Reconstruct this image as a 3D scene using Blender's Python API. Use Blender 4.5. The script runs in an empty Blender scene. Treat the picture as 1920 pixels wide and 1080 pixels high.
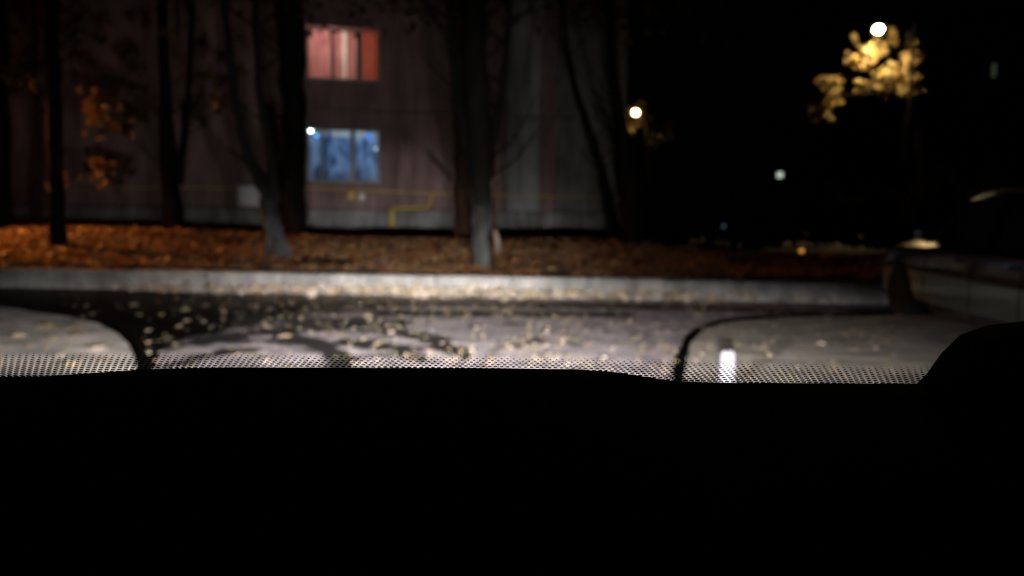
import bpy, math, random
from mathutils import Vector, Matrix, Euler, noise as mnoise
random.seed(7)
R = math.radians
scn = bpy.context.scene
col = scn.collection

# ------------------------------------------------------------------ camera
F = 1500.0                      # focal length in pixels of a 1920 px wide picture
CAMZ = 1.30
cam_d = bpy.data.cameras.new('camera')
cam = bpy.data.objects.new('camera', cam_d); col.objects.link(cam)
cam_d.sensor_width = 36.0; cam_d.lens = F/1920*36.0
cam_d.clip_start = 0.02; cam_d.clip_end = 600
CM = Matrix.Rotation(R(90-6.46), 4, 'X') @ Matrix.Rotation(R(1.03), 4, 'Z')
CM.translation = Vector((0, 0, CAMZ))
cam.matrix_world = CM
cam_d.dof.use_dof = True; cam_d.dof.focus_distance = 0.475; cam_d.dof.aperture_fstop = 6.6
scn.camera = cam
C3 = CM.to_3x3(); CP = CM.translation.copy()

# ------------------------------------------------------------------ world, exposure
w = bpy.data.worlds.new('World'); scn.world = w; w.use_nodes = True
nt = w.node_tree; bg = nt.nodes['Background']
sky = nt.nodes.new('ShaderNodeTexSky'); sky.sky_type = 'NISHITA'; sky.sun_disc = False
sky.sun_elevation = R(1.0); sky.sun_rotation = R(200)
nt.links.new(sky.outputs[0], bg.inputs[0]); bg.inputs[1].default_value = 0.00012
scn.view_settings.view_transform = 'Standard'; scn.view_settings.look = 'None'
scn.view_settings.exposure = 0; scn.view_settings.gamma = 1
scn.cycles.use_denoising = True
scn.cycles.max_bounces = 5; scn.cycles.diffuse_bounces = 2; scn.cycles.transparent_max_bounces = 12
scn.cycles.sample_clamp_indirect = 4.0

# ------------------------------------------------------------------ headlight beams and lamp strengths
HEAD_W = 2900.0                 # each main beam
HEAD_NEAR = 5000.0              # each wide low foreground fan
HEAD_SPILL = 620.0              # each wide spill
SODIUM_W = 2700.0

# ------------------------------------------------------------------ helpers
def ray(px, py):
    return (C3 @ Vector(((px-960)/F, (540-py)/F, -1.0)))
def on_z(px, py, z=0.0):
    d = ray(px, py); t = (z-CP.z)/d.z
    return CP + d*t
def at_y(px, py, Y):
    d = ray(px, py); t = (Y-CP.y)/d.y
    return CP + d*t

def nd(nt, t, **k):
    n = nt.nodes.new(t)
    for a, b in k.items():
        if a.startswith('i_'): n.inputs[a[2:].replace('_', ' ')].default_value = b
        else: setattr(n, a, b)
    return n
def mat(name, c1, c2=None, scale=5.0, rough=0.8, bump=0.0, bscale=None, stretch=(1,1,1), metal=0.0, spec=0.3,
        translucent=0.0, detail=6, lo=0.35, hi=0.65, emit=None, estr=0.0, coat=0.0, perobj=False):
    m = bpy.data.materials.new(name); m.use_nodes = True
    t = m.node_tree; b = t.nodes['Principled BSDF']
    b.inputs['Roughness'].default_value = rough; b.inputs['Metallic'].default_value = metal
    b.inputs['Specular IOR Level'].default_value = spec
    if coat: b.inputs['Coat Weight'].default_value = coat; b.inputs['Coat Roughness'].default_value = 0.06; b.inputs['Coat IOR'].default_value = 1.8
    tc = nd(t, 'ShaderNodeTexCoord'); mp = nd(t, 'ShaderNodeMapping'); mp.inputs['Scale'].default_value = stretch
    t.links.new(tc.outputs['Object'], mp.inputs[0])
    out_col = None
    if c2 is None: c2 = tuple(min(1, x*1.25) for x in c1)
    n = nd(t, 'ShaderNodeTexNoise'); n.inputs['Scale'].default_value = scale; n.inputs['Detail'].default_value = detail
    t.links.new(mp.outputs[0], n.inputs[0])
    r = nd(t, 'ShaderNodeValToRGB'); r.color_ramp.elements[0].position = lo; r.color_ramp.elements[1].position = hi
    r.color_ramp.elements[0].color = (*c1, 1); r.color_ramp.elements[1].color = (*c2, 1)
    t.links.new(n.outputs[0], r.inputs[0]); out_col = r.outputs[0]
    if perobj:
        oi = nd(t, 'ShaderNodeObjectInfo'); hs = nd(t, 'ShaderNodeHueSaturation')
        mr = nd(t, 'ShaderNodeMapRange'); mr.inputs[3].default_value = 0.7; mr.inputs[4].default_value = 1.25
        t.links.new(oi.outputs['Random'], mr.inputs[0]); t.links.new(mr.outputs[0], hs.inputs['Value'])
        t.links.new(out_col, hs.inputs['Color']); out_col = hs.outputs[0]
    t.links.new(out_col, b.inputs['Base Color'])
    if bump:
        bn = nd(t, 'ShaderNodeTexNoise'); bn.inputs['Scale'].default_value = bscale or scale*4; bn.inputs['Detail'].default_value = 8
        t.links.new(mp.outputs[0], bn.inputs[0])
        bu = nd(t, 'ShaderNodeBump'); bu.inputs['Strength'].default_value = bump; bu.inputs['Distance'].default_value = 0.02
        t.links.new(bn.outputs[0], bu.inputs['Height']); t.links.new(bu.outputs[0], b.inputs['Normal'])
    if emit:
        b.inputs['Emission Color'].default_value = (*emit, 1); b.inputs['Emission Strength'].default_value = estr
    if translucent:
        tr = nd(t, 'ShaderNodeBsdfTranslucent'); mx = nd(t, 'ShaderNodeMixShader'); mx.inputs[0].default_value = translucent
        t.links.new(out_col, tr.inputs[0]); t.links.new(b.outputs[0], mx.inputs[1]); t.links.new(tr.outputs[0], mx.inputs[2])
        t.links.new(mx.outputs[0], t.nodes['Material Output'].inputs[0])
    return m
def grime(m, amt=.45):
    t = m.node_tree; b = t.nodes['Principled BSDF']; src = b.inputs['Base Color'].links[0].from_socket
    tc = nd(t, 'ShaderNodeTexCoord'); mp = nd(t, 'ShaderNodeMapping'); mp.inputs['Scale'].default_value = (2.4, 1, .35); t.links.new(tc.outputs['Object'], mp.inputs[0])
    n = nd(t, 'ShaderNodeTexNoise'); n.inputs['Scale'].default_value = 1.6; n.inputs['Detail'].default_value = 9; n.inputs['Roughness'].default_value = .7; t.links.new(mp.outputs[0], n.inputs[0])
    mr = nd(t, 'ShaderNodeMapRange'); mr.inputs[1].default_value = .35; mr.inputs[2].default_value = .6; mr.inputs[3].default_value = 1-amt; mr.inputs[4].default_value = 1.08
    t.links.new(n.outputs[0], mr.inputs[0]); hs = nd(t, 'ShaderNodeHueSaturation'); t.links.new(mr.outputs[0], hs.inputs['Value']); t.links.new(src, hs.inputs['Color']); t.links.new(hs.outputs[0], b.inputs['Base Color'])
def leafmat(name, cols, translucent=0.35, rough=0.6):
    """leaf colour varies from leaf to leaf (random per mesh island)"""
    m = bpy.data.materials.new(name); m.use_nodes = True
    t = m.node_tree; b = t.nodes['Principled BSDF']; b.inputs['Roughness'].default_value = rough
    g = nd(t, 'ShaderNodeNewGeometry'); oi = nd(t, 'ShaderNodeObjectInfo')
    ad = nd(t, 'ShaderNodeMath', operation='ADD'); fr = nd(t, 'ShaderNodeMath', operation='FRACT')
    t.links.new(g.outputs['Random Per Island'], ad.inputs[0]); t.links.new(oi.outputs['Random'], ad.inputs[1]); t.links.new(ad.outputs[0], fr.inputs[0])
    r = nd(t, 'ShaderNodeValToRGB'); el = r.color_ramp.elements
    el[0].position = 0; el[0].color = (*cols[0], 1); el[1].position = 1; el[1].color = (*cols[-1], 1)
    for i, c in enumerate(cols[1:-1]):
        e = el.new((i+1)/(len(cols)-1)); e.color = (*c, 1)
    t.links.new(fr.outputs[0], r.inputs[0]); t.links.new(r.outputs[0], b.inputs['Base Color'])
    tr = nd(t, 'ShaderNodeBsdfTranslucent'); mx = nd(t, 'ShaderNodeMixShader'); mx.inputs[0].default_value = translucent
    t.links.new(r.outputs[0], tr.inputs[0]); t.links.new(b.outputs[0], mx.inputs[1]); t.links.new(tr.outputs[0], mx.inputs[2])
    t.links.new(mx.outputs[0], t.nodes['Material Output'].inputs[0])
    return m
def emis(name, c, s):
    m = bpy.data.materials.new(name); m.use_nodes = True
    b = m.node_tree.nodes['Principled BSDF']; b.inputs['Base Color'].default_value = (*c, 1)
    b.inputs['Emission Color'].default_value = (*c, 1); b.inputs['Emission Strength'].default_value = s
    return m

class MB:
    def __init__(s): s.v = []; s.f = []
    def quad(s, a, b, c, d):
        n = len(s.v); s.v += [tuple(a), tuple(b), tuple(c), tuple(d)]; s.f.append((n, n+1, n+2, n+3))
    def box(s, x0, x1, y0, y1, z0, z1):
        n = len(s.v)
        s.v += [(x0,y0,z0),(x1,y0,z0),(x1,y1,z0),(x0,y1,z0),(x0,y0,z1),(x1,y0,z1),(x1,y1,z1),(x0,y1,z1)]
        s.f += [tuple(n+i for i in q) for q in ((0,3,2,1),(4,5,6,7),(0,1,5,4),(1,2,6,5),(2,3,7,6),(3,0,4,7))]
    def bbox(s, x0, x1, y0, y1, z0, z1, c=0.01):
        """box with chamfered edges"""
        n = len(s.v)
        xs, ys, zs = (x0, x1), (y0, y1), (z0, z1)
        for k in (0, 1):
            for i, j in ((0,0),(1,0),(1,1),(0,1)):
                sx = c if i == 0 else -c; sy = c if j == 0 else -c; sz = c if k == 0 else -c
                x, y, z = xs[i], ys[j], zs[k]
                s.v += [(x+sx, y+sy, z), (x+sx, y, z+sz), (x, y+sy, z+sz)]
        I = lambda k, q, a: n + (k*4+q)*3 + a
        s.f += [tuple(I(0, q, 0) for q in (0,3,2,1)), tuple(I(1, q, 0) for q in (0,1,2,3))]
        fr = ((0,1,1),(1,2,2),(2,3,1),(3,0,2))
        for a, b, t in fr:
            s.f.append((I(0,a,t), I(0,b,t), I(1,b,t), I(1,a,t)))
            s.f.append((I(0,a,0), I(0,b,0), I(0,b,t), I(0,a,t)))
            s.f.append((I(1,a,t), I(1,b,t), I(1,b,0), I(1,a,0)))
        for q, (a, b) in enumerate(((1,2),(1,2),(1,2),(1,2))):
            t1, t2 = (2, 1) if q in (0, 2) else (1, 2)
            s.f.append((I(0,q,t1), I(0,q,t2), I(1,q,t2), I(1,q,t1)))
            s.f.append((I(0,q,0), I(0,q,1), I(0,q,2))); s.f.append((I(1,q,0), I(1,q,1), I(1,q,2)))
    def tube(s, pts, rad, seg=10, wob=0.0, cap=True, seed=0):
        pts = [Vector(p) for p in pts]; n0 = len(s.v); ref = Vector((0.13, 0.97, 0.2)).normalized()
        for i, p in enumerate(pts):
            d = (pts[min(i+1, len(pts)-1)] - pts[max(i-1, 0)]).normalized()
            a = d.cross(ref)
            if a.length < 0.05: a = d.cross(Vector((1, 0, 0)))
            a.normalize(); b = d.cross(a)
            for k in range(seg):
                an = 2*math.pi*k/seg; r = rad[i]
                q = a*math.cos(an) + b*math.sin(an)
                if wob: r *= 1 + wob*mnoise.noise(Vector((q.x*1.7+seed, q.y*1.7, p.z*1.6+seed*3)))
                s.v.append(tuple(p + q*r))
        for i in range(len(pts)-1):
            for k in range(seg):
                a = n0+i*seg+k; b = n0+i*seg+(k+1) % seg
                s.f.append((a, b, b+seg, a+seg))
        if cap:
            s.f.append(tuple(n0+k for k in range(seg))[::-1]); s.f.append(tuple(n0+(len(pts)-1)*seg+k for k in range(seg)))
    def sphere(s, c, r, sz=1.0, u=14, v=9):
        n0 = len(s.v)
        for j in range(v+1):
            th = math.pi*j/v
            for i in range(u):
                ph = 2*math.pi*i/u
                s.v.append((c[0]+r*math.sin(th)*math.cos(ph), c[1]+r*math.sin(th)*math.sin(ph), c[2]+r*sz*math.cos(th)))
        for j in range(v):
            for i in range(u):
                a = n0+j*u+i; b = n0+j*u+(i+1) % u
                s.f.append((a, b, b+u, a+u))
    def leaf(s, p, size, rot, curl=0.25):
        n = len(s.v); base = LEAF
        for (x, y, z) in base:
            q = rot @ Vector((x*size, y*size, (z+curl*(x*x+y*y)*1.3)*size))
            s.v.append((p[0]+q.x, p[1]+q.y, p[2]+q.z))
        k = len(base)-1
        for i in range(1, k+1):
            s.f.append((n, n+i, n+(i % k)+1))
    def build(s, name, m, parent=None, smooth=False, loc=None):
        me = bpy.data.meshes.new(name); me.from_pydata(s.v, [], s.f); me.materials.append(m); me.update()
        if smooth: me.polygons.foreach_set('use_smooth', [True]*len(me.polygons))
        o = bpy.data.objects.new(name, me); col.objects.link(o)
        if parent: o.parent = parent
        if loc: o.location = loc
        return o
LEAF = [(0, 0, 0)]
_pro = [0.62, 0.46, 0.5, 0.42, 0.50, 0.40, 0.48, 0.44]
for i in range(8):
    a = math.pi/2 + (i/8)*2*math.pi
    LEAF.append((_pro[(i) % 8]*math.cos(a), _pro[i]*math.sin(a), 0.05 if i % 2 else 0.0))
def rrot(tilt=math.pi):
    return Euler((random.uniform(-tilt, tilt), random.uniform(-tilt, tilt), random.uniform(0, 6.283))).to_matrix()

def tag(o, label=None, cat=None, group=None, kind=None):
    if label: o['label'] = label
    if cat: o['category'] = cat
    if group: o['group'] = group
    if kind: o['kind'] = kind
    return o
def empty(name, loc=(0,0,0), rz=0.0):
    o = bpy.data.objects.new(name, None); col.objects.link(o); o.location = loc; o.rotation_euler = (0, 0, rz); o.empty_display_size = 0.3
    return o
def spot(name, loc, target, W, size, blend=1.0, color=(1,1,1), vs=1.0, radius=0.05, parent=None):
    l = bpy.data.lights.new(name, 'SPOT'); l.energy = W; l.spot_size = size; l.spot_blend = blend; l.color = color; l.shadow_soft_size = radius
    o = bpy.data.objects.new(name, l); col.objects.link(o); o.location = loc
    o.rotation_mode = 'QUATERNION'
    o.rotation_quaternion = (Vector(target)-Vector(loc)).to_track_quat('-Z', 'Y'); o.scale = (1, vs, 1)
    if parent: o.parent = parent
    return o
def point(name, loc, W, color, radius=0.1, parent=None):
    l = bpy.data.lights.new(name, 'POINT'); l.energy = W; l.color = color; l.shadow_soft_size = radius
    o = bpy.data.objects.new(name, l); col.objects.link(o); o.location = loc
    if parent: o.parent = parent
    return o

# ------------------------------------------------------------------ materials
M = {}
M['concrete'] = mat('kerb_concrete', (.27,.28,.27), (.50,.485,.46), 2.2, .85, .35, 30)
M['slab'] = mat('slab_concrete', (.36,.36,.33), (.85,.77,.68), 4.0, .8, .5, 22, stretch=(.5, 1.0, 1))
M['wall'] = mat('panel_wall_rose', (.20,.135,.13), (.27,.185,.175), 1.1, .9, .3, 18)
M['wallgrey'] = mat('panel_wall_grey', (.15,.155,.15), (.22,.225,.21), 1.2, .9, .3, 18)
M['wallpale'] = mat('panel_wall_pale', (.24,.26,.25), (.32,.33,.32), 1.3, .9, .3, 18)
M['plinth'] = mat('plinth_render', (.17,.175,.17), (.26,.265,.255), 1.4, .92, .4, 25)
for k_ in ('wall', 'wallgrey', 'wallpale', 'plinth', 'concrete'): grime(M[k_])
_t = M['concrete'].node_tree; _g = nd(_t, 'ShaderNodeNewGeometry')
for _l in [l for l in _t.links if l.from_node.type == 'TEX_COORD']: _t.links.new(_g.outputs['Position'], _l.to_socket)
M['joint'] = mat('panel_joint', (.05,.045,.045), None, 8, .95)
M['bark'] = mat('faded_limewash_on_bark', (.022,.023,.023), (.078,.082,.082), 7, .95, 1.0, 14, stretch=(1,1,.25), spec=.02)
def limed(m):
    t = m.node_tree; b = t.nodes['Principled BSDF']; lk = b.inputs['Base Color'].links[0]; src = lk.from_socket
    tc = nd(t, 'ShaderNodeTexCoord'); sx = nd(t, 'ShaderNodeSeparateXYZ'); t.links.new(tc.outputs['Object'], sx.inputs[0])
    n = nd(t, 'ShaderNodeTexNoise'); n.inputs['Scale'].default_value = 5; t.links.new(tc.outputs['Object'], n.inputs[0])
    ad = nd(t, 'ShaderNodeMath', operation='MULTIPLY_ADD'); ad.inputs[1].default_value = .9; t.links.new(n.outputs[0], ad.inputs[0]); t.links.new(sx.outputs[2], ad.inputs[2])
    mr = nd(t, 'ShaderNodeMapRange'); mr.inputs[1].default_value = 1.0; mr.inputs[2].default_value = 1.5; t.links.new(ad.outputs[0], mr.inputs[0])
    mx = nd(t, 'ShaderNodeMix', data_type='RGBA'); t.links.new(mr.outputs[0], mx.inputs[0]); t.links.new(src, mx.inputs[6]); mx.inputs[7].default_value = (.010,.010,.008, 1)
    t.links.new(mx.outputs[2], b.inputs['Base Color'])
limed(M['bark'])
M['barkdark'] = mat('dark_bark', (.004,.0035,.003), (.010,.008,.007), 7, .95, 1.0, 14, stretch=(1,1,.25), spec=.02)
M['barkbrown'] = mat('brown_bark', (.03,.016,.011), (.07,.038,.025), 7, .95, 1.0, 14, stretch=(1,1,.25), spec=.02)
M['limewash'] = mat('pale_bark', (.14,.12,.10), (.24,.21,.18), 9, .9, .5)
M['yellow'] = mat('yellow_pipe_paint', (.50,.36,.03), (.65,.48,.06), 6, .5, .1)
M['black'] = mat('black_plastic', (.004,.004,.004), (.006,.006,.006), 40, .9, .0, spec=.05)
M['frit'] = mat('black_enamel', (.0015,.0015,.0015), (.002,.002,.002), 40, .9, spec=.0)
M['carpaint'] = mat('dark_green_car_paint', (.035,.05,.04), (.045,.06,.048), 2, .25, coat=1.0, spec=.5)
def spill_band():  # pale lower band paints in low headlight spill, upper body near black
    m = M['carpaint']; t = m.node_tree; b = t.nodes['Principled BSDF']
    tc = nd(t, 'ShaderNodeTexCoord'); sx = nd(t, 'ShaderNodeSeparateXYZ'); t.links.new(tc.outputs['Object'], sx.inputs[0])
    gt = nd(t, 'ShaderNodeMath', operation='GREATER_THAN'); gt.inputs[1].default_value = .57; t.links.new(sx.outputs[2], gt.inputs[0])
    mx = nd(t, 'ShaderNodeMix', data_type='RGBA'); t.links.new(gt.outputs[0], mx.inputs[0]); mx.inputs[6].default_value = (.30,.36,.30, 1); mx.inputs[7].default_value = (.006,.008,.007, 1)
    t.links.new(mx.outputs[2], b.inputs['Base Color'])
spill_band()
M['tyre'] = mat('tyre_rubber', (.01,.01,.01), (.015,.015,.015), 20, .9)
M['rim'] = mat('black_steel_rim', (.008,.008,.008), (.012,.012,.012), 20, .7)
M['carglass'] = mat('tinted_car_glass', (.006,.007,.007), (.004,.004,.004), 2, .35, spec=.12)
M['pole'] = mat('black_painted_pole', (.003,.003,.003), (.005,.005,.005), 9, .9, spec=.0)
M['frame'] = mat('window_frame_paint', (.30,.29,.26), (.38,.36,.32), 9, .6)
M['roomwall'] = mat('room_wallpaper', (.6,.55,.48), (.7,.64,.56), 4, .9)
M['pink'] = mat('pink_curtain', (.56,.22,.22), (.74,.36,.36), 3.0, .9, translucent=.75, stretch=(3,1,.6))
M['red'] = mat('red_curtain', (.50,.10,.07), (.58,.16,.11), 2.5, .9, translucent=.75, stretch=(3,1,.6))
M['white_net'] = mat('white_net_curtain', (.80,.68,.62), (.9,.78,.72), 3, .9, translucent=.8)
M['blue_net'] = mat('blue_net_curtain', (.08,.14,.26), (.50,.66,.92), 1.9, .9, translucent=.8, stretch=(2.2,1,.9), lo=.38, hi=.6)
M['paper'] = mat('white_paper', (.18,.18,.205), (.27,.27,.30), 8, .8)
M['tar'] = mat('wet_tar', (.002,.002,.002), (.006,.006,.005), 9, .85, spec=.0)
M['board'] = mat('white_board', (.62,.62,.66), (.72,.72,.76), 4, .7)
M['orange'] = mat('orange_board_paint', (.55,.14,.02), (.65,.2,.03), 4, .6)
M['soil'] = mat('dark_soil', (.03,.018,.010), (.10,.055,.025), 2.2, .95, .8, 14)
M['litter'] = leafmat('leaf_litter_colours', [(.13,.05,.02), (.21,.09,.04), (.27,.15,.06), (.14,.065,.035), (.32,.23,.11), (.07,.04,.025), (.20,.15,.10)])
M['paleleaf'] = leafmat('pale_leaf_colours', [(.42,.33,.22), (.52,.45,.35), (.42,.33,.12), (.48,.37,.32), (.27,.27,.12), (.60,.53,.43)], .2)
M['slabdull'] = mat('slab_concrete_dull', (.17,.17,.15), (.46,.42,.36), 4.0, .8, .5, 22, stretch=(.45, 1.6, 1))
M['gutterleaf'] = leafmat('gutter_leaf_colours', [(.52,.44,.32), (.66,.60,.50), (.52,.42,.24), (.58,.49,.42), (.30,.25,.17)], .2)
M['crown'] = leafmat('autumn_crown_colours', [(.05,.028,.012), (.07,.05,.015), (.045,.04,.014), (.09,.035,.015)], .4)
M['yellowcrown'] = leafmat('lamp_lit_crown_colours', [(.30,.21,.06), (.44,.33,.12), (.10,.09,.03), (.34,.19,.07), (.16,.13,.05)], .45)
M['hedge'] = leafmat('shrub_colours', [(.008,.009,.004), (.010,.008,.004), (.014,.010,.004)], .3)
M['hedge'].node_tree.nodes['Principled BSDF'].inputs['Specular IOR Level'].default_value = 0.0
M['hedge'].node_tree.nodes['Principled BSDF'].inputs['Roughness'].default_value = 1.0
M['distant'] = mat('distant_wall', (.02,.018,.016), (.03,.026,.024), 1, .95)

def glass(name, rough=0.0, tint=(1,1,1), gl=0.06):
    m = bpy.data.materials.new(name); m.use_nodes = True; t = m.node_tree
    t.nodes.remove(t.nodes['Principled BSDF'])
    tr = nd(t, 'ShaderNodeBsdfTransparent'); tr.inputs[0].default_value = (*tint, 1)
    g = nd(t, 'ShaderNodeBsdfGlossy'); g.inputs['Roughness'].default_value = rough
    mx = nd(t, 'ShaderNodeMixShader'); fz = nd(t, 'ShaderNodeLayerWeight'); pw = nd(t, 'ShaderNodeMath', operation='POWER'); pw.inputs[1].default_value = 5
    t.links.new(fz.outputs['Facing'], pw.inputs[0]); sc_ = nd(t, 'ShaderNodeMath', operation='MULTIPLY_ADD'); sc_.inputs[1].default_value = .6; sc_.inputs[2].default_value = .03
    t.links.new(pw.outputs[0], sc_.inputs[0]); t.links.new(sc_.outputs[0], mx.inputs[0]); t.links.new(tr.outputs[0], mx.inputs[1]); t.links.new(g.outputs[0], mx.inputs[2])
    t.links.new(mx.outputs[0], t.nodes['Material Output'].inputs[0]); return m
M['pane'] = glass('window_glass', .02)
M['windshield'] = glass('windscreen_glass', .0, (.97,.98,.97))

# road: dry asphalt, worn pale, with damp dark streaks
def road_material():
    m = bpy.data.materials.new('worn_asphalt'); m.use_nodes = True; t = m.node_tree; b = t.nodes['Principled BSDF']
    tc = nd(t, 'ShaderNodeTexCoord'); at = nd(t, 'ShaderNodeAttribute', attribute_name='wet')
    n1 = nd(t, 'ShaderNodeTexNoise'); n1.inputs['Scale'].default_value = 11; n1.inputs['Detail'].default_value = 10; n1.inputs['Roughness'].default_value = .75
    t.links.new(tc.outputs['Object'], n1.inputs[0])
    n2 = nd(t, 'ShaderNodeTexNoise'); n2.inputs['Scale'].default_value = 2.6; n2.inputs['Detail'].default_value = 7; n2.inputs['Roughness'].default_value = .62
    mp = nd(t, 'ShaderNodeMapping'); mp.inputs['Scale'].default_value = (1.0, 1.3, 1); mp.inputs['Rotation'].default_value = (0, 0, .12)
    t.links.new(tc.outputs['Object'], mp.inputs[0]); t.links.new(mp.outputs[0], n2.inputs[0])
    dry = nd(t, 'ShaderNodeValToRGB'); e = dry.color_ramp.elements
    e[0].position = .3; e[0].color = (.15,.134,.138, 1); e[1].position = .66; e[1].color = (.42,.375,.385, 1)
    t.links.new(n1.outputs[0], dry.inputs[0])
    # wet = attribute + noise
    ma = nd(t, 'ShaderNodeMath', operation='MULTIPLY_ADD'); ma.inputs[1].default_value = 2.6; ma.inputs[2].default_value = -1.38
    t.links.new(n2.outputs[0], ma.inputs[0])
    ad = nd(t, 'ShaderNodeMath', operation='ADD'); t.links.new(ma.outputs[0], ad.inputs[0]); t.links.new(at.outputs['Fac'], ad.inputs[1])
    ms = nd(t, 'ShaderNodeMapRange'); ms.interpolation_type = 'SMOOTHSTEP'; ms.inputs[1].default_value = .28; ms.inputs[2].default_value = .62
    t.links.new(ad.outputs[0], ms.inputs[0])
    mixc = nd(t, 'ShaderNodeMix', data_type='RGBA'); t.links.new(ms.outputs[0], mixc.inputs[0])
    n3 = nd(t, 'ShaderNodeTexNoise'); n3.inputs['Scale'].default_value = 3.2; n3.inputs['Detail'].default_value = 6; n3.inputs['Roughness'].default_value = .7
    t.links.new(mp.outputs[0], n3.inputs[0]); r3 = nd(t, 'ShaderNodeMapRange'); r3.inputs[1].default_value = .35; r3.inputs[2].default_value = .65; r3.inputs[3].default_value = .4; r3.inputs[4].default_value = 1.7
    t.links.new(n3.outputs[0], r3.inputs[0]); hs = nd(t, 'ShaderNodeHueSaturation'); t.links.new(r3.outputs[0], hs.inputs['Value']); t.links.new(dry.outputs[0], hs.inputs['Color'])
    t.links.new(hs.outputs[0], mixc.inputs[6]); mixc.inputs[7].default_value = (.022,.020,.018, 1)
    t.links.new(mixc.outputs[2], b.inputs['Base Color'])
    rr = nd(t, 'ShaderNodeMapRange'); rr.inputs[3].default_value = .85; rr.inputs[4].default_value = .5
    t.links.new(ms.outputs[0], rr.inputs[0]); t.links.new(rr.outputs[0], b.inputs['Roughness'])
    bs = nd(t, 'ShaderNodeMapRange'); bs.inputs[3].default_value = .8; bs.inputs[4].default_value = .15
    t.links.new(ms.outputs[0], bs.inputs[0])
    bu = nd(t, 'ShaderNodeBump'); bu.inputs['Distance'].default_value = .012; t.links.new(bs.outputs[0], bu.inputs['Strength'])
    t.links.new(n1.outputs[0], bu.inputs['Height']); t.links.new(bu.outputs[0], b.inputs['Normal'])
    return m
M['road'] = road_material()
def water_material():
    m = bpy.data.materials.new('still_dark_water'); m.use_nodes = True; t = m.node_tree; b = t.nodes['Principled BSDF']
    b.inputs['Base Color'].default_value = (.006,.005,.004, 1); b.inputs['Roughness'].default_value = .30; b.inputs['IOR'].default_value = 1.12; b.inputs['Specular IOR Level'].default_value = .05
    n = nd(t, 'ShaderNodeTexNoise'); n.inputs['Scale'].default_value = 6
    bu = nd(t, 'ShaderNodeBump'); bu.inputs['Strength'].default_value = .08; bu.inputs['Distance'].default_value = .01
    t.links.new(n.outputs[0], bu.inputs['Height']); t.links.new(bu.outputs[0], b.inputs['Normal']); return m
M['water'] = water_material()

# ------------------------------------------------------------------ ground, road, lawn
KY = 10.40; KH = 0.265; KW = 0.16
def sstep(a, b, x):
    t = max(0.0, min(1.0, (x-a)/(b-a))); return t*t*(3-2*t)
def lawn_h(x, y):
    rise = 0.17 + 0.10*sstep(-2.5, -8.5, x) - 0.16*sstep(2.0, 4.2, x) + 0.03*math.exp(-((x-0.9)/1.3)**2)
    h = KH - 0.01 + rise*sstep(KY+.2, 14.0, y)
    h -= (h - 0.05)*sstep(15.2, 18.5, y)
    return h + 0.035*mnoise.noise(Vector((x*.55, y*.8, 3)))*sstep(KY+.2, KY+1.2, y)
def grid(name, x0, x1, y0, y1, nx, ny, hf, m, attr=None, warp=1.0):
    def wx(i):
        t = 2*i/nx-1; return (x0+x1)/2 + (x1-x0)/2*math.copysign(abs(t)**warp, t)
    vs = [(wx(i), y0+(y1-y0)*j/ny) for j in range(ny+1) for i in range(nx+1)]
    b = MB(); b.v = [(x, y, hf(x, y)) for x, y in vs]
    b.f = [(j*(nx+1)+i, j*(nx+1)+i+1, (j+1)*(nx+1)+i+1, (j+1)*(nx+1)+i) for j in range(ny) for i in range(nx)]
    o = b.build(name, m, smooth=True)
    if attr:
        a = o.data.attributes.new('wet', 'FLOAT', 'POINT'); a.data.foreach_set('value', [attr(x, y) for x, y in vs])
    return tag(o, kind='structure')

g = MB(); g.quad((-300,-120,-.06), (300,-120,-.06), (300,420,-.06), (-300,420,-.06)); tag(g.build('ground', M['soil']), kind='structure')

def px_of(x, y, z=0.0):
    d = C3.transposed() @ (Vector((x, y, z)) - CP)
    return 960 + F*d.x/-d.z, 540 - F*d.y/-d.z
TRACKS = [([on_z(a, b) for a, b in pts], w_, k_) for pts, w_, k_ in (
    (((520,634),(570,640),(610,652),(650,680)), .055, .9), (((690,614),(760,624),(820,640),(870,668)), .060, .9), (((400,590),(500,596),(640,604),(760,606)), .06, .7),
    (((560,572),(700,571),(880,573),(1100,575)), .05, .8), (((700,590),(840,588),(1000,590),(1190,592)), .045, .8), (((640,640),(720,650),(790,672)), .045, .7),
    (((930,655),(1000,640),(1100,644)), .04, .35), (((380,640),(440,632),(520,618),(640,618)), .06, .7), (((880,612),(960,606),(1060,604)), .035, .35), (((300,690),(380,668),(470,656)), .05, .5))]
def segd(x, y, a, b):
    ax, ay, bx, by = a.x, a.y*.3, b.x, b.y*.3; y = y*.3
    dx, dy = bx-ax, by-ay; t = max(0, min(1, ((x-ax)*dx+(y-ay)*dy)/(dx*dx+dy*dy))); return math.hypot(x-ax-dx*t, y-ay-dy*t)
def wet(x, y):
    """dampness of the asphalt: the stretch left of the car lies wet; the gutter line is painted shade"""
    u = 0.05
    u += .18*sstep(1.0, -1.2, x)*sstep(10.2, 9.0, y)
    u += .6*sstep(-1.2, -2.6, x + (9.0-y)*.35)                      # left stretch
    u += .12*math.exp(-((x+1.1)/1.1)**2)*sstep(9.0, 7.6, y)          # blotchy tracks ahead
    for P_, w_, k_ in TRACKS:
        d = min(segd(x, y, P_[q], P_[q+1]) for q in range(len(P_)-1)); u += k_*math.exp(-(d/w_)**2)
    u += .75*math.exp(-((y-10.0)/.10)**2)                           # gutter line, its shade put into the colour
    u += .55*math.exp(-((y-9.05-.05*x)/.10)**2)*sstep(-2.2,-1.4,x)*sstep(2.2,1.0,x)
    return u
def roadz(x, y): return 0.006*mnoise.noise(Vector((x*.8, y*.8, 0)))
road = grid('road', -30, 30, 3.0, KY, 460, 120, roadz, M['road'], wet, 1.9)
road_near = grid('road', -30, 30, -6, 3.0, 60, 12, roadz, M['road'], lambda x, y: .2)
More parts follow.
